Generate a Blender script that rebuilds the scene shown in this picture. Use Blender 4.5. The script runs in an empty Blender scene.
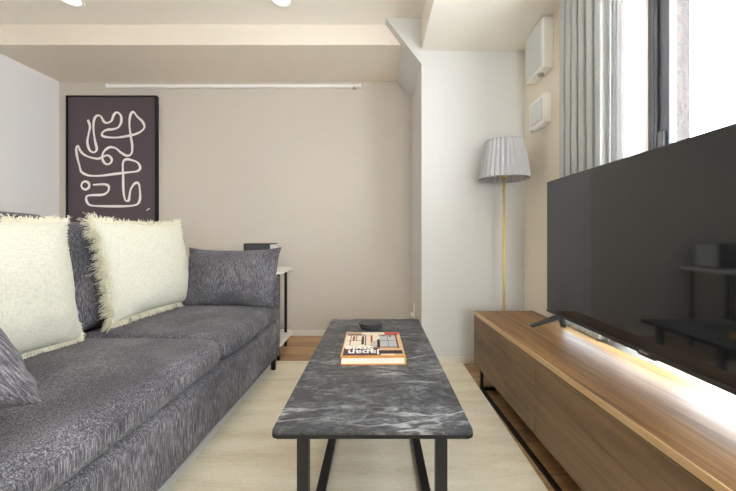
import bpy, bmesh, math, random
from mathutils import Vector, Matrix, noise
random.seed(7)
S = bpy.context.scene
C = S.collection
PI = math.pi

# ------------------------------------------------------------------ helpers
def link(o, parent=None):
    C.objects.link(o)
    if parent: o.parent = parent
    return o

def obj(name, bm, mat, parent=None, smooth=False, loc=None, mw=None):
    me = bpy.data.meshes.new(name)
    bmesh.ops.recalc_face_normals(bm, faces=bm.faces)
    bm.to_mesh(me); bm.free()
    if smooth:
        for p in me.polygons: p.use_smooth = True
    o = bpy.data.objects.new(name, me)
    for m in (mat if isinstance(mat, (list, tuple)) else [mat]): me.materials.append(m)
    link(o, parent)
    if loc is not None: o.location = loc
    if mw is not None: o.matrix_world = mw
    return o

def empty(name, loc=(0, 0, 0), rz=0.0):
    o = bpy.data.objects.new(name, None)
    o.empty_display_size = .05
    C.objects.link(o)
    o.location = loc; o.rotation_euler = (0, 0, rz)
    return o

def tag(o, label, cat, group=None, kind=None):
    o['label'] = label; o['category'] = cat
    if group: o['group'] = group
    if kind: o['kind'] = kind
    return o

def bx(bm, a, b, bev=0.0, seg=2):
    """box from corner a to corner b, edges bevelled"""
    t = bmesh.new()
    bmesh.ops.create_cube(t, size=1)
    for v in t.verts:
        v.co = Vector([a[i] + (v.co[i] + .5) * (b[i] - a[i]) for i in range(3)])
    if bev:
        bmesh.ops.bevel(t, geom=list(t.edges), offset=bev, segments=seg, profile=.5, affect='EDGES')
    me = bpy.data.meshes.new('tmp'); t.to_mesh(me); t.free()
    bm.from_mesh(me); bpy.data.meshes.remove(me)
    return bm

def box(a, b, bev=0.0, seg=2):
    return bx(bmesh.new(), a, b, bev, seg)

def lathe(bm, prof, n=32, c=(0, 0, 0), wob=None):
    rings = []
    for i, (r, z) in enumerate(prof):
        ring = []
        for k in range(n):
            a = 2 * PI * k / n
            rr = r if wob is None else wob(r, k, i)
            ring.append(bm.verts.new((c[0] + rr * math.cos(a), c[1] + rr * math.sin(a), c[2] + z)))
        rings.append(ring)
    for i in range(len(rings) - 1):
        for k in range(n):
            bm.faces.new((rings[i][k], rings[i][(k + 1) % n], rings[i + 1][(k + 1) % n], rings[i + 1][k]))
    return rings

def cap(bm, ring):
    bm.faces.new(ring)

def solid_lathe(prof, n=32, c=(0, 0, 0)):
    bm = bmesh.new()
    r = lathe(bm, prof, n, c)
    cap(bm, r[0]); cap(bm, r[-1])
    return bm

def prism(bm, pts, axis, lo, hi):
    """extrude a polygon; pts are the two other coordinates in xyz order"""
    def mk(p, t):
        if axis == 'x': return (t, p[0], p[1])
        if axis == 'y': return (p[0], t, p[1])
        return (p[0], p[1], t)
    A = [bm.verts.new(mk(p, lo)) for p in pts]
    B = [bm.verts.new(mk(p, hi)) for p in pts]
    n = len(pts)
    bm.faces.new(A); bm.faces.new(B)
    for i in range(n):
        bm.faces.new((A[i], A[(i + 1) % n], B[(i + 1) % n], B[i]))
    return bm

def rrect(x0, y0, x1, y1, r, n=6):
    pts = []
    for cx, cy, a0 in ((x1 - r, y1 - r, 0), (x0 + r, y1 - r, 90), (x0 + r, y0 + r, 180), (x1 - r, y0 + r, 270)):
        for k in range(n + 1):
            a = math.radians(a0 + 90 * k / n)
            pts.append((cx + r * math.cos(a), cy + r * math.sin(a)))
    return pts

def slab(pts, z0, z1, bev):
    bm = prism(bmesh.new(), pts, 'z', z0, z1)
    es = [e for e in bm.edges if abs(e.verts[0].co.z - e.verts[1].co.z) < 1e-6]
    bmesh.ops.bevel(bm, geom=es, offset=bev, segments=2, profile=.5, affect='EDGES')
    return bm

def cushion(a, b, r=.04, puff=(.0, .0, .02), n=26, amp=.004, seed=0, ns=5.0):
    """upholstered block: rounded box whose faces bulge, with slight creases"""
    bm = bmesh.new()
    bmesh.ops.create_cube(bm, size=2)
    bmesh.ops.subdivide_edges(bm, edges=list(bm.edges), cuts=n, use_grid_fill=True)
    h = [(b[i] - a[i]) / 2 for i in range(3)]
    c = [(b[i] + a[i]) / 2 for i in range(3)]
    off = Vector((seed * 3.1, seed * 1.7, seed * 5.3))
    for v in bm.verts:
        u = [math.sin(v.co[i] * PI / 2) * .35 + v.co[i] * .65 for i in range(3)]
        p = Vector([u[i] * h[i] for i in range(3)])
        q = Vector([max(-h[i] + r, min(h[i] - r, p[i])) for i in range(3)])
        d = p - q
        if d.length > 1e-9: p = q + d.normalized() * min(r, d.length if sum(abs(x) > 1e-6 for x in d) == 1 else r)
        for i in range(3):
            j, k = (i + 1) % 3, (i + 2) % 3
            p[i] += u[i] * puff[i] * max(0, 1 - u[j] ** 2) ** .7 * max(0, 1 - u[k] ** 2) ** .7
        nn = noise.noise(p * ns + off) + .5 * noise.noise(p * ns * 2.3 + off)
        p += p.normalized() * nn * amp
        v.co = p + Vector(c)
    return bm

def pillow(w, h, t, n=40, pinch=.05, amp=.006, seed=0, shear=0.0, ear=0.0, pinchx=None):
    pinchx = pinch if pinchx is None else pinchx
    """knife-edge cushion in the local xz plane, thickness along y"""
    bm = bmesh.new()
    off = Vector((seed * 2.7, seed * 4.1, seed))
    def pt(u, v, s):
        x = u * w / 2 * (1 - pinchx * (1 - v * v)) * (1 + ear * abs(u * v) ** 6)
        z = v * h / 2 * (1 - pinch * (1 - u * u)) * (1 + ear * abs(u * v) ** 6)
        T = t / 2 * (max(0, 1 - abs(u) ** 2.6) * max(0, 1 - abs(v) ** 2.6)) ** .55
        e = max(abs(u), abs(v))
        q = Vector((x, 0, z)) * 7 + off
        wr = noise.noise(q) * amp + noise.noise(q * 2.4) * amp * .6
        # creases gathering towards the corners
        cr = math.sin((u + v) * 14 + seed) * .35 + math.sin((u - v) * 17 + seed * 2) * .35
        wr += cr * amp * (abs(u * v) ** 2) * 1.5
        y = s * (T + .002) + wr * (1 if e < .999 else .6)
        return Vector((x + shear * z, y, z))
    us = [math.sin((i / n * 2 - 1) * PI / 2) * .6 + (i / n * 2 - 1) * .4 for i in range(n + 1)]
    F = [[bm.verts.new(pt(u, v, -1)) for u in us] for v in us]
    B = [[bm.verts.new(pt(u, v, 1)) for u in us] for v in us]
    for j in range(n):
        for i in range(n):
            bm.faces.new((F[j][i], F[j][i + 1], F[j + 1][i + 1], F[j + 1][i]))
            bm.faces.new((B[j][i], B[j + 1][i], B[j + 1][i + 1], B[j][i + 1]))
    def rim(a, b, c, d): bm.faces.new((a, b, c, d))
    for i in range(n):
        rim(F[0][i], B[0][i], B[0][i + 1], F[0][i + 1])
        rim(F[n][i], F[n][i + 1], B[n][i + 1], B[n][i])
        rim(F[i][0], F[i + 1][0], B[i + 1][0], B[i][0])
        rim(F[i][n], B[i][n], B[i + 1][n], F[i + 1][n])
    per = []
    for k in range(4):
        for i in range(400):
            s = i / 400 * 2 - 1
            u, v = [(s, 1), (1, -s), (-s, -1), (-1, s)][k]
            per.append(((pt(u, v, 0)), Vector([(0, 0, 1), (1, 0, 0), (0, 0, -1), (-1, 0, 0)][k]), u, v))
    return bm, per

def fringe(per, length=.042, rad=.0017, seed=1, lens=(1, 1, 1, 1)):
    rnd = random.Random(seed)
    bm = bmesh.new()
    for n_, (p, nrm, u, v) in enumerate(per):
        edge = n_ // 400
        sway = noise.noise(Vector((n_ * .045, seed, 0))) * 1.3
        lift = noise.noise(Vector((n_ * .05, seed + 9, 0))) * 1.3
        full = .75 + .6 * noise.noise(Vector((n_ * .03, seed + 20, 0)))
        for _ in range(2):
            tang = Vector((nrm.z, 0, -nrm.x))
            corner = max(0, abs(u * v) - .8) * 5
            d = (nrm + tang * (sway + rnd.uniform(-.35, .35)) + Vector((u * corner, 0, v * corner)) * .8 + Vector((0, lift + rnd.uniform(-.5, .5), 0))).normalized()
            L = length * rnd.uniform(.7, 1.1) * full * lens[edge] * (1 + corner * .35)
            droop = Vector((rnd.uniform(-.3, .3), rnd.uniform(-.3, .3), -rnd.uniform(.0, .45)))
            a = p + tang * rnd.uniform(-.003, .003) + Vector((0, rnd.uniform(-.004, .004), 0)) - nrm * .004
            prev = None
            side = d.cross(Vector((.3, .9, .2))).normalized(); up = d.cross(side).normalized()
            for s in range(4):
                f = s / 3
                q = a + d * (L * f) + droop * (L * f * f)
                r = rad * (1 - .45 * f)
                ring = [bm.verts.new(q + side * math.cos(t) * r + up * math.sin(t) * r) for t in (0, 2.1, 4.2)]
                if prev:
                    for k in range(3): bm.faces.new((prev[k], prev[(k + 1) % 3], ring[(k + 1) % 3], ring[k]))
                prev = ring
            bm.faces.new(prev)
    return bm

def axes(origin, U, V):
    U = Vector(U).normalized(); V = Vector(V); V = (V - U * V.dot(U)).normalized()
    N = V.cross(U)
    m = Matrix((U, N, V)).transposed().to_4x4()
    m.translation = origin
    return m

def text_mesh(body, size, mat, name, parent, mw, bold=0.0, extr=.0004):
    cu = bpy.data.curves.new('txt', 'FONT')
    cu.body = body; cu.size = size; cu.offset = bold; cu.extrude = extr
    t = bpy.data.objects.new('txt', cu); C.objects.link(t)
    dg = bpy.context.evaluated_depsgraph_get()
    me = bpy.data.meshes.new_from_object(t.evaluated_get(dg))
    bpy.data.objects.remove(t); bpy.data.curves.remove(cu)
    me.name = name; me.materials.clear(); me.materials.append(mat)
    o = bpy.data.objects.new(name, me); link(o, parent)
    o.matrix_local = mw
    return o

# ------------------------------------------------------------------ materials
class NT:
    def __init__(s, name):
        s.m = bpy.data.materials.new(name); s.m.use_nodes = True
        s.n = s.m.node_tree.nodes; s.l = s.m.node_tree.links
        s.b = s.n['Principled BSDF']
        s.tc = s.n.new('ShaderNodeTexCoord')
    def node(s, t, **kw):
        x = s.n.new(t)
        for k, v in kw.items():
            if k in x.inputs: x.inputs[k].default_value = v
            else: setattr(x, k, v)
        return x
    def ln(s, a, b): s.l.new(a, b)
    def map(s, scale, src='Object', rot=(0, 0, 0), loc=(0, 0, 0)):
        m = s.node('ShaderNodeMapping')
        m.inputs['Scale'].default_value = scale; m.inputs['Rotation'].default_value = rot; m.inputs['Location'].default_value = loc
        s.ln(s.tc.outputs[src], m.inputs['Vector']); return m.outputs[0]
    def noise(s, vec, scale=1.0, detail=3.0, rough=.5, dist=0.0):
        t = s.node('ShaderNodeTexNoise', Scale=scale, Detail=detail, Roughness=rough, Distortion=dist)
        s.ln(vec, t.inputs['Vector']); return t.outputs['Fac']
    def ramp(s, fac, stops):
        r = s.node('ShaderNodeValToRGB'); e = r.color_ramp.elements
        while len(e) < len(stops): e.new(.5)
        for i, (p, c) in enumerate(stops):
            e[i].position = p; e[i].color = (*c, 1) if len(c) == 3 else c
        s.ln(fac, r.inputs[0]); return r.outputs[0]
    def mix(s, fac, a, b, mode='MIX'):
        m = s.node('ShaderNodeMix', data_type='RGBA', blend_type=mode)
        for sock, v in ((m.inputs[0], fac), (m.inputs[6], a), (m.inputs[7], b)):
            if hasattr(v, 'is_output'): s.ln(v, sock)
            elif isinstance(v, (int, float)): sock.default_value = v
            else: sock.default_value = (*v, 1)
        return m.outputs[2]
    def math(s, op, a, b=None):
        m = s.node('ShaderNodeMath', operation=op)
        for i, v in enumerate((a, b)):
            if v is None: continue
            if hasattr(v, 'is_output'): s.ln(v, m.inputs[i])
            else: m.inputs[i].default_value = v
        return m.outputs[0]
    def bump(s, h, strength=.2, dist=.01):
        b = s.node('ShaderNodeBump', Strength=strength, Distance=dist)
        s.ln(h, b.inputs['Height']); s.ln(b.outputs[0], s.b.inputs['Normal'])
    def set(s, color=None, rough=None, metal=None, ior=None, spec=None):
        for k, v in (('Base Color', color), ('Roughness', rough), ('Metallic', metal), ('IOR', ior), ('Specular IOR Level', spec)):
            if v is None: continue
            if hasattr(v, 'is_output'): s.ln(v, s.b.inputs[k])
            elif k == 'Base Color': s.b.inputs[k].default_value = (*v, 1)
            else: s.b.inputs[k].default_value = v
        return s

def srgb(r, g, b):
    f = lambda c: c / 12.92 if c <= .04045 else ((c + .055) / 1.055) ** 2.4
    return tuple(f(x / 255) for x in (r, g, b))

def plain(name, c, rough=.5, metal=0.0, bump=None, ior=None, spec=None):
    t = NT(name)
    n = t.noise(t.map((1, 1, 1)), 40, 3)
    t.set(t.mix(n, tuple(x * .98 for x in c), tuple(min(1, x * 1.02) for x in c)), rough, metal, ior, spec)
    if bump: t.bump(t.noise(t.map((1, 1, 1)), bump[0], 4), bump[1], bump[2])
    return t.m

M = {}
M['wall'] = plain('wall_paper', srgb(218, 219, 218), .85, bump=(320, .06, .001), spec=.25)
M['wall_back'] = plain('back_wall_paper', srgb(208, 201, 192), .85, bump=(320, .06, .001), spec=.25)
M['ceil'] = plain('ceiling_paper', srgb(244, 241, 231), .9, bump=(320, .06, .001), spec=.2)
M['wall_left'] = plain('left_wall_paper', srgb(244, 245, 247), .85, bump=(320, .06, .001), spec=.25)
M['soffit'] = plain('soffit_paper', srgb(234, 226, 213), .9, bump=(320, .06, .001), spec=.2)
M['wall_right'] = plain('warm_lit_wall_paper', srgb(240, 231, 216), .85, bump=(320, .06, .001), spec=.25)  # beige cast of the warm room light put into the wall colour
M['base'] = plain('baseboard_paint', srgb(228, 223, 214), .45)
M['white'] = plain('white_plastic', srgb(248, 248, 246), .4)
M['vent'] = plain('vent_panel_plastic', srgb(228, 231, 231), .5)
M['black'] = plain('black_metal', (.007, .007, .008), .45, .0, spec=.35)
M['blackplastic'] = plain('black_plastic', (.014, .014, .015), .35)
M['brass'] = plain('brass', srgb(222, 200, 134), .35, .5)
M['alum'] = plain('light_aluminium', srgb(225, 228, 232), .35, .3)
M['winframe'] = plain('dark_window_aluminium', srgb(74, 76, 84), .4, .2)
M['marble_white'] = plain('white_tabletop', srgb(240, 238, 234), .3)
M['gray_metal'] = plain('grey_metal', srgb(168, 170, 172), .45, .4)
M['coaster'] = plain('dark_slate', srgb(66, 68, 72), .55, bump=(120, .2, .001))
M['chin'] = plain('tv_chin', srgb(52, 50, 49), .45)
M['logo'] = plain('logo_silver', srgb(190, 190, 190), .4)
M['bulb'] = plain('bulb_glass', srgb(240, 232, 214), .3)

def fabric(name, dark, light, rot=0.0, z=True):
    t = NT(name)
    a = t.noise(t.map((330, 330, 26) if z else (40, 330, 330)), 1, 2, .6)
    b = t.noise(t.map((55, 520, 520)), 1, 2, .6)
    c = t.noise(t.map((520, 60, 520)), 1, 2, .6)
    w = t.noise(t.map((5, 5, 5)), 1, 3)
    m1 = t.mix(.5, b, c)
    s = t.mix(.6, m1, a)
    s = t.mix(.18, s, w)
    col = t.ramp(s, [(.35, dark), (.50, srgb(88, 87, 93)), (.65, light)])
    t.set(col, .95, spec=.15)
    t.b.inputs['Sheen Weight'].default_value = .06
    t.b.inputs['Sheen Roughness'].default_value = .5
    t.bump(s, .5, .003)
    return t.m
M['sofa'] = fabric('grey_heather_weave', srgb(38, 38, 42), srgb(158, 157, 163))

def linen():
    t = NT('cream_linen')
    a = t.noise(t.map((420, 420, 45)), 1, 2, .6)
    b = t.noise(t.map((45, 420, 420)), 1, 2, .6)
    s = t.mix(.5, a, b)
    w = t.noise(t.map((6, 6, 6)), 1, 2)
    col = t.ramp(s, [(.33, srgb(196, 196, 182)), (.55, srgb(219, 219, 205)), (.75, srgb(232, 232, 222))])
    t.set(col, .95, spec=.1)
    t.bump(s, .35, .002)
    return t.m
M['linen'] = linen()
M['fringe'] = plain('cream_cotton_fringe', srgb(232, 229, 212), .9, spec=.1)

def wood(name, c0, c1, c2, axis, rough=.4, planks=None, coat=0.0):
    t = NT(name)
    sc = [26, 26, 26]; sc[axis] = 1.6
    sf = [150, 150, 150]; sf[axis] = 5
    big = t.noise(t.map(tuple(sc)), 1, 4, .55, .6)
    fine = t.noise(t.map(tuple(sf)), 1, 3, .6)
    s5 = [5, 5, 5]; s5[axis] = .8
    blot = t.noise(t.map(tuple(s5)), 1, 3, .5, 1.2)
    f = t.mix(.35, big, fine)
    f = t.mix(.35, f, blot)
    col = t.ramp(f, [(.36, c0), (.50, c1), (.64, c2)])
    if planks:
        br = t.node('ShaderNodeTexBrick', offset=.37, squash=1.0)
        br.inputs['Scale'].default_value = 1; br.inputs['Brick Width'].default_value = planks[0]
        br.inputs['Row Height'].default_value = planks[1]; br.inputs['Mortar Size'].default_value = .0012
        br.inputs['Color1'].default_value = (.8, .8, .8, 1); br.inputs['Color2'].default_value = (1.1, 1.1, 1.1, 1)
        br.inputs['Mortar'].default_value = (.35, .35, .35, 1)
        t.ln(t.map((1, 1, 1)), br.inputs['Vector'])
        col = t.mix(1.0, col, br.outputs['Color'], 'MULTIPLY')
    t.set(col, rough)
    t.b.inputs['Coat Weight'].default_value = coat
    t.b.inputs['Coat Roughness'].default_value = .25
    t.bump(fine, .08, .002)
    return t.m
M['walnut'] = wood('walnut_veneer', srgb(78, 52, 27), srgb(134, 97, 56), srgb(172, 132, 84), 1, .42, coat=.0)
M['walnut_shaded'] = wood('walnut_veneer_shaded', srgb(88, 68, 47), srgb(122, 98, 71), srgb(148, 122, 92), 1, .5)  # same walnut as the top; the front's greyer shading is put into the colour
M['edge'] = wood('lit_edge_banding', srgb(182, 150, 110), srgb(204, 172, 130), srgb(218, 190, 150), 1, .4)  # edge banding, its pale colour includes the light the edge catches
M['floor'] = wood('oak_floor_boards', srgb(132, 101, 68), srgb(172, 136, 96), srgb(200, 166, 124), 0, .42, planks=(.9, .09))

def marble():
    t = NT('dark_grey_marble')
    v = t.map((1, 1, 1), rot=(0, 0, .45))
    cloud = t.noise(t.map((4.5, 11, 5), rot=(0, 0, -.5)), 1, 10, .78, .9)
    grain = t.noise(t.map((34, 60, 20), rot=(0, 0, -.6)), 1, 6, .75, .8)
    f = t.mix(.42, cloud, grain)
    base = t.ramp(f, [(.38, srgb(36, 37, 40)), (.49, srgb(66, 68, 72)), (.56, srgb(108, 110, 114)), (.64, srgb(168, 170, 174))])
    def vein(vec, sc, dist, w, d=5, r=.5):
        n = t.noise(vec, sc, d, r, dist)
        a = t.math('ABSOLUTE', t.math('SUBTRACT', n, .5))
        return t.ramp(a, [(0, (1, 1, 1)), (w, (0, 0, 0))])
    v1 = vein(t.map((1.1, 5.5, 1), rot=(0, 0, -.42)), 1.0, .3, .012, 5, .55)
    v2 = vein(t.map((3, 10, 4), rot=(0, 0, -.7)), 1.0, .4, .016, 8, .68)
    mask = t.ramp(t.noise(v, 4.5, 3), [(.42, (0, 0, 0)), (.60, (1, 1, 1))])
    mask2 = t.ramp(t.noise(v, 3.0, 4), [(.38, (.15, .15, .15)), (.60, (1, 1, 1))])
    col = t.mix(t.math('MULTIPLY', t.math('MULTIPLY', v1, mask2), .85), base, srgb(205, 206, 208))
    col = t.mix(t.math('MULTIPLY', t.math('MULTIPLY', v2, mask), .5), col, srgb(172, 174, 178))
    t.set(col, .45, spec=.35)
    return t.m
M['marble'] = marble()

def rug():
    t = NT('cream_wool_rug')
    row = t.noise(t.map((9, 260, 1)), 1, 3, .6)
    col_ = t.noise(t.map((200, 60, 1)), 1, 2, .6)
    blot = t.noise(t.map((1.5, 14, 1)), 1, 3)
    spk = t.noise(t.map((60, 110, 1)), 1, 2)
    f = t.mix(.4, row, col_); f2 = t.mix(.4, f, blot)
    col = t.ramp(f2, [(.36, srgb(214, 204, 178)), (.5, srgb(236, 228, 207)), (.64, srgb(247, 242, 228))])
    col = t.mix(t.ramp(spk, [(.70, (0, 0, 0)), (.78, (.55, .55, .55))]), col, srgb(178, 152, 112))
    t.set(col, .95, spec=.1)
    t.bump(f, .6, .004)
    return t.m
M['rug'] = rug()
M['hem'] = plain('rug_hem', srgb(240, 238, 230), .95, bump=(300, .3, .003))

def screen():
    t = NT('tv_glass')
    t.set((.018, .021, .026), .05, ior=1.62)
    return t.m
M['screen'] = screen()

def curtain_mat(name, c, tr, weave=True):
    t = NT(name)
    w = t.noise(t.map((300, 300, 60)), 1, 2)
    col = t.mix(w, tuple(x * .9 for x in c), tuple(min(1, x * 1.06) for x in c))
    t.set(col, .9, spec=.1)
    tl = t.node('ShaderNodeBsdfTranslucent'); t.ln(col, tl.inputs[0])
    mx = t.node('ShaderNodeMixShader'); mx.inputs[0].default_value = tr
    out = t.n['Material Output']
    t.ln(t.b.outputs[0], mx.inputs[1]); t.ln(tl.outputs[0], mx.inputs[2]); t.ln(mx.outputs[0], out.inputs[0])
    return t.m
M['drape'] = curtain_mat('grey_linen_drape', srgb(216, 219, 218), .30)
M['sheer'] = curtain_mat('white_sheer', srgb(244, 245, 246), .5)
M['shade'] = curtain_mat('grey_pleated_shade', srgb(208, 210, 213), .16)

def glass():
    t = NT('window_glass')
    tr = t.node('ShaderNodeBsdfTransparent'); gl = t.node('ShaderNodeBsdfGlossy'); gl.inputs['Roughness'].default_value = .01
    lw = t.node('ShaderNodeLayerWeight', Blend=.5)
    fr = t.math('ADD', t.math('MULTIPLY', t.math('POWER', lw.outputs['Facing'], 4.0), .6), .04)
    mx = t.node('ShaderNodeMixShader')
    t.ln(fr, mx.inputs[0]); t.ln(tr.outputs[0], mx.inputs[1]); t.ln(gl.outputs[0], mx.inputs[2])
    t.ln(mx.outputs[0], t.n['Material Output'].inputs[0])
    return t.m
M['glass'] = glass()

def concrete():
    t = NT('rough_exterior_concrete')
    n = t.noise(t.map((60, 60, 60)), 1, 5, .7)
    t.set(t.ramp(n, [(.35, srgb(46, 42, 41)), (.65, srgb(82, 75, 72))]), .9)
    t.bump(n, .8, .01)
    return t.m
M['concrete'] = concrete()

def lens():
    t = NT('downlight_lens')
    t.set(srgb(245, 240, 230), .4)
    t.b.inputs['Emission Color'].default_value = (1, .93, .82, 1)
    t.b.inputs['Emission Strength'].default_value = 1.2
    return t.m
M['lens'] = lens()

# ------------------------------------------------------------------ the room
XL, XR = -2.86, 1.038          # left and right wall
YB, YP, YBEAM = 2.79, 2.18, 2.25   # alcove wall, pillar face, beam face
YR = -2.0                      # wall behind the camera
ZU, ZS, ZL = 2.43, 2.283, 2.20  # upper ceiling, alcove soffit, lower ceiling
XP = .3135                     # left side of the pillar / edge of the lowered ceiling

tag(obj('floor', box((XL - .1, YR - .1, -.08), (XR + .25, YB + .1, 0)), M['floor']), 'brown wooden floorboards showing around the cream rug', 'floor', kind='structure')
tag(obj('wall_left', box((XL - .1, YR, 0), (XL, YB + .1, ZU)), M['wall_left']), 'plain off-white wall at the far left', 'wall', kind='structure')
tag(obj('wall_back', box((XL, YB, 0), (XP + .2, YB + .1, ZU)), M['wall_back']), 'plain beige back wall carrying the framed print', 'wall', kind='structure')

bm = box((XP, YP, 0), (XR + .25, YB + .1, ZU))
prism(bm, [(XP, 2.105), (XP + .002, ZU), (XP - .252, ZU)], 'y', YP, YB)
tag(obj('wall_pillar', bm, M['wall']), 'projecting cream wall section with slanted upper corner behind the floor lamp', 'wall', kind='structure')

tag(obj('ceiling_soffit', box((XL, YBEAM, ZS), (XP, YB, ZU)), M['soffit']), 'lowered beige soffit above the framed print', 'ceiling', kind='structure')
tag(obj('ceiling', box((XL - .1, YR, ZU), (XR + .25, YB + .1, ZU + .08)), M['ceil']), 'raised beige ceiling holding the downlights', 'ceiling', kind='structure')
tag(obj('ceiling_drop', box((XP, YR, ZL), (XR, YP, ZU)), M['ceil']), 'lowered cream ceiling above the television', 'ceiling', kind='structure')

# right wall with the window opening
WY0, WY1, WZ0, WZ1 = -.25, 1.287, .435, 2.08
def holed(x0, x1, y0, y1, z1):
    bm = bmesh.new()
    bx(bm, (x0, WY1, 0), (x1, y1, z1)); bx(bm, (x0, y0, 0), (x1, WY0, z1))
    bx(bm, (x0, WY0, 0), (x1, WY1, WZ0)); bx(bm, (x0, WY0, WZ1), (x1, WY1, z1))
    return bm
tag(obj('wall_right', holed(XR, 1.225, YR, YP, ZU), M['wall_right']), 'cream wall with two white vents beside the curtain', 'wall', kind='structure')
tag(obj('wall_exterior', holed(1.225, 1.30, YR, YP, ZU), M['concrete']), 'rough grey exterior wall edge outside the window', 'wall', kind='structure')
# wall behind the camera with an unseen opening added to let in fill daylight
RW = dict(x0=.15, x1=.95, z0=.60, z1=1.75)
bm = bmesh.new()
bx(bm, (XL, YR - .1, 0), (RW['x0'], YR, ZU)); bx(bm, (RW['x1'], YR - .1, 0), (XR + .25, YR, ZU))
bx(bm, (RW['x0'], YR - .1, 0), (RW['x1'], YR, RW['z0'])); bx(bm, (RW['x0'], YR - .1, RW['z1']), (RW['x1'], YR, ZU))
tag(obj('wall_rear', bm, M['wall']), 'cream wall behind the viewer with an added opening for fill daylight', 'wall', kind='structure')

# baseboards
def board(name, boxes, label):
    bm = bmesh.new()
    for a, b in boxes: bx(bm, a, b, .003, 1)
    tag(obj(name, bm, M['base']), label, 'baseboard', kind='structure')
BH, BT = .05, .01
board('baseboard_back', [((XL, YB - BT, 0), (XP, YB, BH))], 'white baseboard along the back wall')
board('baseboard_left', [((XL, YR, 0), (XL + BT, YB - BT, BH))], 'white baseboard along the left wall')
board('baseboard_pillar', [((XP - BT, YP - BT, 0), (XR, YP, BH)), ((XP - BT, YP, 0), (XP, YB - BT, BH))], 'cream baseboard around the projecting wall section')
board('baseboard_right', [((XR - BT, YR, 0), (XR, YP - BT, BH))], 'cream baseboard along the window wall')

# window
win = empty('window_1', (1.16, .3, WZ0)); tag(win, 'tall window with dark grey aluminium frame behind the television', 'window', kind='structure')
def wpart(name, bm, mat):
    o = obj(name, bm, mat); o.parent = win; o.matrix_parent_inverse = win.matrix_world.inverted() if False else Matrix.Translation((-1.16, -.3, -WZ0)); return o
def ring(bm, x0, x1, w, y0, y1, z0, z1, bev=.002):
    bx(bm, (x0, y0, z0), (x1, y0 + w, z1), bev); bx(bm, (x0, y1 - w, z0), (x1, y1, z1), bev)
    bx(bm, (x0, y0 + w, z0), (x1, y1 - w, z0 + w), bev); bx(bm, (x0, y0 + w, z1 - w), (x1, y1 - w, z1), bev)
    return bm
bm = ring(bmesh.new(), 1.125, 1.196, .026, WY0, WY1, WZ0, WZ1)
ring(bm, 1.128, 1.136, .036, WY0, WY1, WZ0, WZ1); ring(bm, 1.163, 1.169, .036, WY0, WY1, WZ0, WZ1)
wpart('window_frame', bm, M['winframe'])
wpart('outer_flange', ring(bmesh.new(), 1.196, 1.226, .018, WY0, WY1, WZ0, WZ1), M['alum'])
WM = .30
wpart('sash', ring(bmesh.new(), 1.138, 1.162, .05, WM - .03, WY1 - .028, WZ0 + .028, WZ1 - .028), M['winframe'])
wpart('sash', ring(bmesh.new(), 1.171, 1.194, .05, WY0 + .028, WM + .03, WZ0 + .028, WZ1 - .028), M['winframe'])
wpart('window_pane', box((1.148, WM + .02, WZ0 + .075), (1.152, WY1 - .076, WZ1 - .075)), M['glass'])
wpart('window_pane', box((1.180, WY0 + .076, WZ0 + .075), (1.184, WM - .02, WZ1 - .075)), M['glass'])
bm = box((1.126, WY1 - .066, 1.235), (1.139, WY1 - .040, 1.315), .004)
wpart('latch', bm, M['winframe'])

# picture rail on the back wall
rail = empty('picture_rail', (-1.28, YB, 2.24)); tag(rail, 'long thin white rail mounted high on the back wall', 'rail')
def child(name, bm, mat, root, smooth=False):
    """part given in world coordinates"""
    o = obj(name, bm, mat, None, smooth)
    o.parent = root
    bpy.context.view_layer.update()
    o.matrix_parent_inverse = root.matrix_world.inverted()
    return o
child('rail_bar', box((-2.40, YB - .028, 2.222), (-.15, YB - .001, 2.248), .004), M['white'], rail)
for x in (-2.405, -.155):
    child('end_cap', box((x - .012, YB - .034, 2.218), (x + .012, YB - .001, 2.252), .006, 3), M['white'], rail)
child('cord_stop', box((-.215, YB - .038, 2.208), (-.185, YB - .003, 2.226), .004), M['gray_metal'], rail)

# wall socket on the pillar side
sock = empty('wall_socket', (XP, 2.59, .27)); tag(sock, 'small white wall socket low on the side of the pillar', 'socket')
child('plate', box((XP - .008, 2.555, .21), (XP, 2.625, .33), .003), M['white'], sock)
child('plug', box((XP - .034, 2.575, .225), (XP - .006, 2.605, .262), .004), M['white'], sock)

# downlights
def downlight(x, y, label):
    r = empty('ceiling_downlight', (x, y, ZU)); tag(r, label, 'light', 'round downlights in the raised ceiling')
    bm = bmesh.new()
    R = lathe(bm, [(.056, 0), (.056, -.004), (.060, -.008), (.074, -.006), (.078, 0)], 40)
    o = obj('trim_ring', bm, M['white'], r, True)
    obj('lens', solid_lathe([(.0555, -.0005), (.0555, -.003), (.03, -.004)], 40), M['lens'], r, True)
    L = bpy.data.lights.new('downlight_lamp', 'AREA'); L.shape = 'DISK'; L.size = .10; L.energy = DOWN; L.color = (1, .90, .76); L.spread = math.radians(95)
    lo = bpy.data.objects.new('downlight_lamp', L); link(lo, r); lo.location = (0, 0, -.012)
DOWN = .9
downlight(-1.985, 2.0, 'round white ceiling downlight at the upper left, above the framed print')
downlight(-.62, 2.0, 'round white ceiling downlight above the right half of the back wall')

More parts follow.
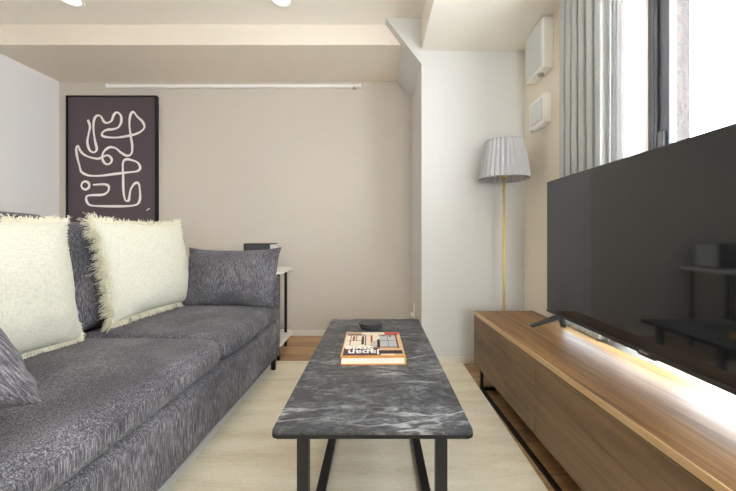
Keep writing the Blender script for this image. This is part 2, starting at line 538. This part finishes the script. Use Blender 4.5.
# vents on the right wall
def vent(y0, y1, z0, z1, th, label, grille):
    r = empty('wall_vent', (XR, (y0 + y1) / 2, z0)); tag(r, label, 'vent', 'white ventilation covers beside the curtain')
    w, h = (y1 - y0), (z1 - z0)
    bm = bmesh.new()
    bx(bm, (-th, -w / 2, 0), (0, w / 2, h), .008, 3)
    obj('housing', bm, M['white'], r)
    bm = bmesh.new()
    m = .018
    if grille:
        bx(bm, (-th - .003, -w / 2 + .010, .012), (-th + .002, w / 2 - .010, h - .012), .003)
        n = 22
        for k in range(n):
            z = .03 + k * (h - .06) / (n - 1)
            bx(bm, (-th - .006, -w / 2 + .02, z - .003), (-th - .002, w / 2 - .02, z + .003))
        obj('grille', bm, M['vent'], r)
        bm = solid_lathe([(.017, -.012), (.017, .002)], 20)
        o = obj('sensor_knob', bm, M['gray_metal'], r, True); o.location = (-th * .55, -w * .12, 0)
    else:
        bx(bm, (-th - .004, -w / 2 + .022, .024), (-th + .002, w / 2 - .022, h - .020), .003)
        obj('cover_panel', bm, M['vent'], r)
        o = obj('pull_tab', box((-.02, -.03, -.014), (.012, .03, .002), .004), M['white'], r); o.location = (-th * .6, 0, 0)
vent(1.818, 2.025, 1.888, 2.188, .0645, 'larger white wall vent with ribbed front, just under the ceiling', True)
vent(1.839, 2.027, 1.574, 1.750, .0445, 'smaller white wall vent with flat grey panel, below the ribbed one', False)

# curtains
def drape(name, y0, y1, xc, amp, n, z0, z1, mat, label, cat, th=.003, phase=0., flare=1.0):
    bm = bmesh.new()
    NY, NZ = n * 14, 24
    g = []
    for j in range(NZ + 1):
        z = z0 + (z1 - z0) * j / NZ
        f = j / NZ
        row = []
        for i in range(NY + 1):
            s = i / NY
            a = s * n * 2 * PI + phase + .25 * math.sin(z * 1.1 + s * 5)
            am = amp * (1 - .3 * max(0, f - .92) / .08)
            wv = math.sin(a) + .18 * math.sin(3 * a + .8)
            x = xc + am * wv / 1.1
            y = y0 + (y1 - y0) * s - .35 * (y1 - y0) / n * math.sin(2 * a) * .5 + .003 * math.sin(z * 2 + i * .1)
            row.append(bm.verts.new((x, y, z)))
        g.append(row)
    for j in range(NZ):
        for i in range(NY):
            bm.faces.new((g[j][i], g[j][i + 1], g[j + 1][i + 1], g[j + 1][i]))
    root = empty(name, (xc, (y0 + y1) / 2, z0)); tag(root, label, cat)
    o = child('fabric', bm, mat, root, True)
    so = o.modifiers.new('thick', 'SOLIDIFY'); so.thickness = th; so.offset = 0
    return root
dr = drape('curtain', 1.325, 1.638, .982, .0205, 6, .447, 2.165, M['drape'], 'light grey pleated curtain drawn to the side of the window', 'curtain')
for k in range(7):
    y = 1.335 + k * .052
    child('hook', box((.9785, y - .005, 2.10), (.9845, y + .005, 2.174), .001), M['gray_metal'], dr)
drape('sheer_curtain', 1.272, 1.60, 1.019, .007, 9, .447, 2.165, M['sheer'], 'thin white sheer curtain edge behind the grey curtain', 'curtain', .001)
cr = empty('curtain_rail', (1.0, .5, 2.18)); tag(cr, 'slim white double curtain rail fixed under the ceiling', 'rail')
child('drape_track', box((.970, -.35, 2.172), (.994, 1.68, 2.1995), .003), M['white'], cr)
child('sheer_track', box((1.010, -.35, 2.172), (1.030, 1.68, 2.1995), .003), M['white'], cr)

# ------------------------------------------------------------------ framed print
AX0, AX1, AZ0, AZ1 = -2.768, -1.962, .995, 2.146
art = empty('framed_print', ((AX0 + AX1) / 2, YB, AZ0)); tag(art, 'black framed abstract print, white looping line on dark plum, on back wall', 'picture')
ft = .014
YF = YB - .035
bm = bmesh.new()
bx(bm, (AX0, YF, AZ0), (AX0 + ft, YB - .001, AZ1), .001); bx(bm, (AX1 - ft, YF, AZ0), (AX1, YB - .001, AZ1), .001)
bx(bm, (AX0 + ft, YF, AZ0), (AX1 - ft, YB - .001, AZ0 + ft), .001); bx(bm, (AX0 + ft, YF, AZ1 - ft), (AX1 - ft, YB - .001, AZ1), .001)
child('frame', bm, M['black'], art)
M['plum'] = plain('dark_plum_paper', srgb(84, 71, 79), .6)
M['chalk'] = plain('white_paint_line', srgb(246, 242, 241), .7)
child('print', box((AX0 + ft, YF + .010, AZ0 + ft), (AX1 - ft, YB - .004, AZ1 - ft)), M['plum'], art)
LINE = [(97,122),(104,145),(100,170),(95,200),(103,228),(118,236),(128,225),(122,195),(117,160),(118,125),(128,108),(142,110),(153,128),(165,133),(180,125),(188,105),(200,96),(213,108),(214,130),(204,148),(185,155),(165,157),(150,165),(147,177),(165,183),(200,184),(240,178),(275,168),(295,150),(290,130),(270,110),(256,94),(246,108),(243,140),(248,180),(253,215),(250,240),(235,248),(215,238),(195,222),(175,218),(158,228),(148,245),(150,265),(163,278),(178,272),(180,258),(168,247),(152,250),(135,258),(110,255),(85,245),(70,230),(62,213),(56,225),(60,255),(68,285),(75,305),(100,317),(140,318),(190,312),(240,306),(270,302),(281,290),(272,272),(250,263),(230,261),(220,275),(221,320),(222,370),(228,402),(240,405),(243,390),(248,365),(262,345),(275,345),(280,370),(280,400),(270,418),(240,424),(190,425),(130,424),(103,420),(92,405),(93,390),(110,386),(150,384),(168,372),(170,355),(155,348),(115,350)]
AW, AH = AX1 - AX0, AZ1 - AZ0
def a2w(p): return Vector((AX0 + (p[0] - 22) / 318 * AW, AZ1 - (p[1] - 38) / 452 * AH))
def catmull(P, n=6, closed=False):
    out = []; N = len(P)
    for i in range(N if closed else N - 1):
        g = lambda k: P[k % N] if closed else P[max(0, min(N - 1, k))]
        p0, p1, p2, p3 = g(i - 1), g(i), g(i + 1), g(i + 2)
        for k in range(n):
            t = k / n
            out.append(.5 * ((2 * p1) + (p2 - p0) * t + (2 * p0 - 5 * p1 + 4 * p2 - p3) * t * t + (3 * p1 - p0 - 3 * p2 + p3) * t ** 3))
    if not closed: out.append(P[-1])
    return out
def ribbon(bm, pts, w, y0, y1, closed=False):
    n = len(pts); prev = None; first = None
    for i, p in enumerate(pts):
        a = pts[(i - 1) % n] if closed else pts[max(0, i - 1)]
        b = pts[(i + 1) % n] if closed else pts[min(n - 1, i + 1)]
        d = (b - a).normalized(); nn = Vector((-d.y, d.x)) * w * (1 + .18 * math.sin(i * .37))
        q = [bm.verts.new((p.x + nn.x, y0, p.y + nn.y)), bm.verts.new((p.x - nn.x, y0, p.y - nn.y)),
             bm.verts.new((p.x - nn.x, y1, p.y - nn.y)), bm.verts.new((p.x + nn.x, y1, p.y + nn.y))]
        if prev:
            for k in range(4): bm.faces.new((prev[k], prev[(k + 1) % 4], q[(k + 1) % 4], q[k]))
        else: first = q
        prev = q
    if closed:
        for k in range(4): bm.faces.new((prev[k], prev[(k + 1) % 4], first[(k + 1) % 4], first[k]))
bm = bmesh.new()
ribbon(bm, catmull([a2w(p) for p in LINE]), .0092, YF + .0085, YF + .0101)
ribbon(bm, [a2w((88 + 14 * math.cos(t * PI / 12), 352 + 14 * math.sin(t * PI / 12))) for t in range(24)], .0092, YF + .0086, YF + .0101, True)
ribbon(bm, [a2w(p) for p in ((304, 440), (307, 434), (309, 438), (312, 433), (316, 434))], .0025, YF + .0087, YF + .0101)
child('painted_line', bm, M['chalk'], art)

# ------------------------------------------------------------------ rug
rg = empty('area_rug', (-.087, 1.2, 0)); tag(rg, 'cream woven wool rug under the marble coffee table', 'rug')
RX0, RX1, RY0, RY1 = -.775, .598, .20, 2.20
child('pile', slab(rrect(RX0 + .048, RY0, RX1, RY1, .012), .0005, .009, .003), M['rug'], rg)
child('hem', box((RX0, RY0 + .004, .0005), (RX0 + .049, RY1 - .004, .008), .002), M['hem'], rg)
RZ = .009

# ------------------------------------------------------------------ sofa
sofa = empty('sofa', (-.676, 1.365, 0), math.radians(-1.45))
tag(sofa, 'dark grey heather fabric two-seat sofa with thin black legs', 'sofa')
Y0, Y1 = -.97, .70
def spart(name, bm, smooth=True, mat=None): return obj(name, bm, mat or M['sofa'], sofa, smooth)
spart('base', cushion((-.86, Y0, .085), (0, Y1, .332), .028, (0.004, 0, 0), 30, .002, 1))
spart('arm', cushion((-.86, Y1 + .002, .085), (0, Y1 + .042, .63), .018, (0, 0, 0), 16, .001, 2))
spart('arm', cushion((-.86, Y0 - .042, .085), (0, Y0 - .002, .63), .018, (0, 0, 0), 16, .001, 3))
spart('back_frame', cushion((-.95, Y0, .34), (-.862, Y1, .78), .03, (0, 0, 0), 20, .002, 4))
spart('seat_cushion', cushion((-.70, .004, .335), (.004, Y1 - .002, .452), .045, (.012, .006, .026), 34, .004, 5))
spart('seat_cushion', cushion((-.70, Y0 + .002, .335), (.004, -.004, .452), .045, (.012, .006, .026), 34, .004, 6))
for k, (a, b, zt) in enumerate(((.01, Y1 - .004, .955), (Y0 + .004, -.01, .985))):
    bm = cushion((-.85, a, .462), (-.69, b, zt), .05, (.025, .0, .012), 26, .008, 11 + k)
    for v in bm.verts:
        v.co.x -= (v.co.z - .70) * .16
    spart('back_cushion', bm)
for x, y, z0 in ((-.03, Y1 - .005, RZ), (-.03, Y0 + .03, RZ), (-.80, Y1 - .005, 0), (-.80, Y0 + .03, 0)):
    bm = box((x - .013, y - .013, z0), (x + .013, y + .013, .092), .002)
    obj('leg', bm, M['black'], sofa)

# bolsters at both ends
bm, _ = pillow(.57, .375, .18, 44, .075, .012, 3, .07, .04, .012)
o = obj('bolster_cushion', bm, M['sofa'], None, True)
o.matrix_world = axes((-.925, 1.962, .632), (1, .02, .0), (0, .20, 1))
tag(o, 'grey heather oblong cushion leaning at the far arm of the sofa', 'cushion', 'oblong grey sofa cushions')
bm, _ = pillow(.66, .36, .22, 44, .045, .010, 8, .06, .0)
o = obj('bolster_cushion', bm, M['sofa'], None, True)
o.matrix_world = axes((-1.052, .588, .690), (1, -.03, .0), (0, -.52, .85))
tag(o, 'grey heather oblong cushion at the near end, cut by the left edge', 'cushion', 'oblong grey sofa cushions')

def throw(center, U, V, seed, label, w=.49, h=.49, lens=(1, 1, 1, 1)):
    mw = axes(center, U, V)
    r = bpy.data.objects.new('throw_pillow', None); C.objects.link(r); r.empty_display_size = .05
    r.matrix_world = mw
    tag(r, label, 'cushion', 'cream fringed cushions on the sofa')
    bm, per = pillow(w, h, .17, 48, .06, .007, seed)
    obj('cover', bm, M['linen'], r, True)
    obj('fringe', fringe(per, .046, .0018, seed, lens), M['fringe'], r)
throw((-1.268, 1.745, .728), (.13, .99, 0), (-.25, -.235, .96), 4, 'cream linen fringed cushion in the middle of the sofa, below the framed print', .55, .50, (1, .4, 1.05, 1.3))
throw((-1.270, 1.045, .715), (.02, 1, 0), (-.15, -.20, .98), 9, 'cream linen fringed cushion cut off by the left edge of the photo', .49, .49, (1, .35, .8, 1))

# ------------------------------------------------------------------ side table with box
st = empty('side_table', (-.89, 2.40, 0)); tag(st, 'narrow two-tier white side table with black legs behind the sofa arm', 'table')
SX0, SX1, SY0, SY1 = -1.12, -.690, 2.19, 2.60
child('table_top', slab(rrect(SX0, SY0, SX1, SY1, .06), .622, .638, .003), M['marble_white'], st)
child('shelf', slab(rrect(SX0, SY0, SX1, SY1, .06), .100, .114, .003), M['marble_white'], st)
for x, y in ((-.712, 2.24), (-.742, 2.52), (-1.08, 2.24), (-1.08, 2.52)):
    child('leg', box((x - .009, y - .009, RZ if y < 2.2 else 0), (x + .009, y + .009, .6225), .001), M['black'], st)
sp = empty('speaker', (-.935, 2.52, .638)); tag(sp, 'small black box speaker standing on the white side table', 'speaker')
child('cabinet', box((-1.035, 2.40, .640), (-.832, 2.585, .838), .004), M['blackplastic'], sp)
child('lit_side', box((-.833, 2.412, .652), (-.829, 2.573, .828), .001), M['vent'], sp)  # window light on the cabinet's black side, painted as a pale panel
child('front_grille', box((-1.025, 2.396, .652), (-.842, 2.401, .828), .002), M['coaster'], sp)

# ------------------------------------------------------------------ coffee table
ct = empty('coffee_table', (-.012, 1.32, 0)); tag(ct, 'low oblong coffee table with dark marble top and black metal legs', 'table')
TZ = .40
child('table_top', slab(rrect(-.270, .785, .247, 1.858, .016), TZ - .005, TZ, .0015), M['marble'], ct)
child('edge_band', slab(rrect(-.2705, .7845, .2475, 1.8585, .0165), TZ - .015, TZ - .0048, .002), M['black'], ct)
for x0, x1 in ((-.207, -.178), (.153, .182)):
    bm = bmesh.new()
    t = .026
    bx(bm, (x0, .80, RZ), (x1, .80 + t, TZ - .0155), .001); bx(bm, (x0, 1.82 - t, RZ), (x1, 1.82, TZ - .0155), .001)
    bx(bm, (x0, .80 + t, RZ), (x1, 1.82 - t, RZ + t), .001); bx(bm, (x0, .80 + t, TZ - .0155 - t), (x1, 1.82 - t, TZ - .0155), .001)
    child('leg_frame', bm, M['black'], ct)

# book
M['board'] = plain('orange_book_board', srgb(214, 142, 46), .4)
M['page'] = plain('book_pages', srgb(240, 232, 214), .8)
M['ink'] = plain('dark_ink', srgb(58, 30, 36), .4)
M['paperwhite'] = plain('white_print', srgb(245, 240, 236), .45)
M['tan'] = plain('tan_print', srgb(206, 170, 128), .45)
M['cream'] = plain('cream_print', srgb(226, 214, 194), .45)
M['red'] = plain('red_print', srgb(190, 52, 44), .45)
M['grey_print'] = plain('grey_print', srgb(176, 182, 186), .45)
M['brown_print'] = plain('brown_print', srgb(112, 64, 50), .45)
M['yellow'] = plain('yellow_spine', srgb(222, 180, 30), .4)
bk = empty('book', (-.018, 1.35, TZ), math.radians(1.0)); tag(bk, 'thick book with orange boards and a Japanese interior on its cover', 'book')
W2, D2, BTk = .1265, .1525, .031
obj('pages', box((-W2 + .004, -D2 + .004, .0035), (W2 - .005, D2 - .004, BTk - .0035)), M['page'], bk)
bm = box((-W2, -D2, 0), (W2, D2, .0035), .0008); obj('cover', bm, M['board'], bk)
bm = box((-W2, -D2, BTk - .0035), (W2, D2, BTk), .0008); fc = obj('cover', bm, M['board'], bk)
obj('spine', box((W2 - .004, -D2, .003), (W2 + .001, D2, BTk - .003), .001), M['yellow'], bk)
ZC = BTk
def patch(bm, x0, y0, x1, y1, lv=0):
    bx(bm, (x0 * 2 * W2 - W2, y0 * 2 * D2 - D2, ZC - .0004), (x1 * 2 * W2 - W2, y1 * 2 * D2 - D2, ZC + .0002 + lv * .0002))
groups = {
 'tan': [(0, .04, 1, 1, 0)],
 'cream': [(.02, .34, .46, .84, 1), (.30, .86, .72, .99, 1), (.62, .06, .84, .10, 2), (.50, .60, .62, .86, 1)],
 'grey_print': [(.62, .36, .90, .84, 1), (.48, .36, .56, .60, 1)],
 'red': [(.72, .88, .99, .99, 1), (.46, .55, .49, .84, 2)],
 'ink': [(.03, .05, .62, .31, 1), (.60, .10, .97, .22, 2), (.04, .84, .36, .88, 2), (.60, .84, .94, .87, 2), (.30, .45, .345, .80, 2), (.575, .34, .62, .66, 2), (.91, .30, .935, .93, 2),
         (.10, .42, .115, .83, 2), (.20, .60, .215, .83, 2), (.76, .37, .768, .83, 2), (.62, .60, .90, .612, 2), (.02, .90, .28, .93, 2)],
 'brown_print': [(.14, .62, .18, .80, 2), (.36, .40, .38, .83, 2), (.04, .60, .30, .615, 2), (.80, .76, .83, .86, 3), (.68, .80, .72, .86, 3), (.46, .33, .92, .355, 2)],
}
for k, rs in groups.items():
    for r in rs:
        bm = bmesh.new(); patch(bm, *r)
        obj('cover_print', bm, M[k], fc)
tr = lambda x, y, sx: Matrix.Translation((x, y, ZC + .0009)) @ Matrix.Rotation(PI, 4, 'Z') @ Matrix.Diagonal((sx, 1, 1, 1))
text_mesh('Japan', .062, M['paperwhite'], 'title_text', fc, tr(.028, -.086, 1.0), .0009)
text_mesh('Style', .062, M['paperwhite'], 'title_text', fc, tr(.004, -.042, 1.0), .0009)

# coasters
CX, CY = -.033, 1.69
ord_ = ['lowest black round coaster, at the bottom of the stack behind the book', 'second lowest black round coaster in the stack behind the book',
        'second black round coaster from the top of the stack behind the book', 'topmost black round coaster on the stack behind the book']
off = [(.003, .0), (.0005, -.002), (.0045, .001), (-.004, .0)]
zc = TZ
for k in range(4):
    h = .0068
    o = obj('coaster', solid_lathe([(.0575, 0), (.0612, .0020), (.0612, h - .0020), (.0585, h - .0002)], 40), M['coaster'], None)
    o.location = (CX + off[k][0], CY + off[k][1], zc); zc += h
    tag(o, ord_[k], 'coaster', 'round coasters stacked behind the book')

# ------------------------------------------------------------------ media console
con = empty('media_console', (.5945, 1.90, 0), math.radians(2.04)); tag(con, 'long low walnut television console on a black metal base', 'cabinet')
CL, CD, CZ0, CZ1 = 2.07, .366, .119, .437
P = lambda n, bm, m: obj(n, bm, m, con)
P('carcass', box((.020, -CL + .002, CZ0), (CD, -.002, CZ1 - .022), .001), M['walnut_shaded'])
P('top_panel', box((.004, -CL, CZ1 - .0215), (CD, 0, CZ1), .0012), M['walnut'])
P('edge_trim', box((.0, -CL, CZ1 - .0215), (.0045, 0, CZ1 + .0002), .001), M['edge'])
for k in range(3):
    w = CL / 3
    P('door', box((0, -(k + 1) * w + .0012, CZ0), (.0195, -k * w - .0012, CZ1 - .0235), .001), M['walnut_shaded'])
t = .016
bm = bmesh.new()
fx0, fx1, fy1, fy0 = .004, CD - .03, -.085, -CL + .085
bx(bm, (fx0, fy0, 0), (fx0 + t, fy1, t), .001); bx(bm, (fx1 - t, fy0, 0), (fx1, fy1, t), .001)
bx(bm, (fx0 + t, fy1 - t, 0), (fx1 - t, fy1, t), .001); bx(bm, (fx0 + t, fy0, 0), (fx1 - t, fy0 + t, t), .001)
P('base_frame', bm, M['black'])
for x in (fx0, fx1 - t):
    for y in (fy0, fy1 - t):
        P('leg', box((x, y, t), (x + t, y + t, CZ0), .001), M['black'])

# ------------------------------------------------------------------ television
tv = empty('television', (.925, 1.045, CZ1)); tag(tv, 'large flat black television with glossy screen on the walnut console', 'television')
TX, TY0, TY1, TZ0, TZ1 = .910, .43, 1.66, .495, 1.186
child('frame', box((TX, TY0, TZ0), (TX + .028, TY1, TZ1), .002), M['blackplastic'], tv)
child('screen', box((TX - .0012, TY0 + .003, TZ0 + .016), (TX + .004, TY1 - .003, TZ1 - .003)), M['screen'], tv)
child('chin', box((TX - .003, TY0 + .001, TZ0), (TX + .004, TY1 - .001, TZ0 + .0145), .001), M['chin'], tv)
child('sensor_bump', prism(bmesh.new(), [(1.00, TZ0 + .002), (1.09, TZ0 + .002), (1.075, TZ0 - .006), (1.015, TZ0 - .006)], 'x', TX - .002, TX + .010), M['blackplastic'], tv)
child('back_housing', box((TX + .027, TY0 + .2, TZ0 + .03), (TX + .042, TY1 - .2, TZ0 + .42), .006), M['blackplastic'], tv)
for y in (.52, 1.57):
    bm = bmesh.new()
    s = 1
    prism(bm, [(TX + .012, TZ0 + .004), (TX + .026, TZ0 + .004), (TX + .026, TZ0 - .012), (TX - .09, CZ1 + .012), (TX - .128, CZ1 + .001), (TX - .128, CZ1 + .007), (TX - .085, CZ1 + .024), (TX - .01, TZ0 - .004)][::1], 'y', y - .014, y + .014)
    prism(bm, [(TX + .010, TZ0 - .002), (TX + .026, TZ0 - .002), (TX + .040, CZ1 + .012), (TX + .040, CZ1 + .001), (TX + .028, CZ1 + .001)], 'y', y - .014, y + .014)
    child('foot', bm, M['blackplastic'], tv)
child('light_strip', box((TX + .032, TY0 + .03, TZ0 + .001), (TX + .044, TY1 - .03, TZ0 + .010), .001), M['white'], tv)
L = bpy.data.lights.new('strip_lamp', 'AREA'); L.shape = 'RECTANGLE'; L.size = .010; L.size_y = TY1 - TY0 - .08; L.energy = 1.05; L.color = (.60, .80, 1.0)
lo = bpy.data.objects.new('strip_lamp', L); C.objects.link(lo); lo.location = (TX + .038, (TY0 + TY1) / 2, TZ0 - .0005)
bpy.context.view_layer.update()
lo.parent = tv; lo.matrix_parent_inverse = tv.matrix_world.inverted()
mw = tv.matrix_world.inverted() @ Matrix.Translation((TX - .0032, 1.045 + .028, TZ0 + .004)) @ Matrix(((0, 0, -1, 0), (-1, 0, 0, 0), (0, 1, 0, 0), (0, 0, 0, 1)))
text_mesh('Hisense', .0115, M['logo'], 'logo', tv, mw, .0004, .0002)

# ------------------------------------------------------------------ floor lamp
lx, ly = .815, 1.99
lp = empty('floor_lamp', (lx, ly, 0)); tag(lp, 'slim brass floor lamp with grey pleated shade beside the console', 'lamp')
obj('base', solid_lathe([(.115, 0), (.118, .004), (.118, .014), (.112, .018), (.02, .020)], 40), M['brass'], lp, False)
obj('pole', solid_lathe([(.0085, .018), (.0085, 1.30)], 16), M['brass'], lp, True)
bm = solid_lathe([(.012, 1.268), (.019, 1.275), (.019, 1.325), (.013, 1.335)], 20)
obj('socket', bm, M['brass'], lp, True)
obj('bulb', solid_lathe([(.012, 1.33), (.018, 1.345), (.029, 1.375), (.030, 1.395), (.022, 1.42), (.008, 1.428)], 20), M['bulb'], lp, True)
NP = 30
bm = bmesh.new()
prof = [(.150, 1.262), (.149, 1.268), (.139, 1.34), (.126, 1.42), (.1125, 1.494), (.1115, 1.502)]
def wob(r, k, i):
    return r * (1 + (.055 if i in (1, 2, 3, 4) else .008) * (1 if (k % 8) < 4 else -1) * (1 if (k % 4) in (1, 2) else .3))
lathe(bm, prof, NP * 8, (0, 0, 0), wob)
o = obj('lamp_shade', bm, M['shade'], lp, False)
so = o.modifiers.new('thick', 'SOLIDIFY'); so.thickness = .002
for r, z in ((.152, 1.262), (.114, 1.500)):
    bm = bmesh.new(); lathe(bm, [(r - .002, z - .003), (r + .0015, z - .003), (r + .0015, z + .004), (r - .002, z + .004), (r - .002, z - .003)], 64)
    obj('shade_band', bm, M['shade'], lp, True)
bm = bmesh.new()
for k in range(3):
    a = k * 2 * PI / 3 + .4
    d = Vector((math.cos(a), math.sin(a), 0)); s = Vector((-d.y, d.x, 0)) * .0018
    p0, p1 = Vector((0, 0, 1.328)) + d * .014, Vector((0, 0, 1.276)) + d * .148
    vs = [bm.verts.new(p + q) for p in (p0, p1) for q in (s + Vector((0, 0, .0018)), s - Vector((0, 0, .0018)), -s - Vector((0, 0, .0018)), -s + Vector((0, 0, .0018)))]
    for i in range(4): bm.faces.new((vs[i], vs[(i + 1) % 4], vs[4 + (i + 1) % 4], vs[4 + i]))
obj('spider', bm, M['brass'], lp)

# ------------------------------------------------------------------ daylight, camera
w = bpy.data.worlds.new('sky'); S.world = w; w.use_nodes = True
bg = w.node_tree.nodes['Background']
bg.inputs[0].default_value = (.94, .975, 1.0, 1); bg.inputs[1].default_value = 9.0

cam = bpy.data.cameras.new('camera'); co = bpy.data.objects.new('camera', cam); C.objects.link(co)
co.location = (0, 0, .9); co.rotation_euler = (PI / 2, 0, 0)
cam.sensor_width = 36; cam.lens = 310 / 736 * 36
cam.shift_x = -9 / 736; cam.shift_y = -10 / 736
cam.clip_start = .02
S.camera = co
vs = S.view_settings
vs.view_transform = 'Standard'; vs.look = 'None'; vs.gamma = 1; vs.use_curve_mapping = False
vs.exposure = 0.79
S.cycles.use_denoising = True
S.cycles.max_bounces = 12; S.cycles.diffuse_bounces = 8
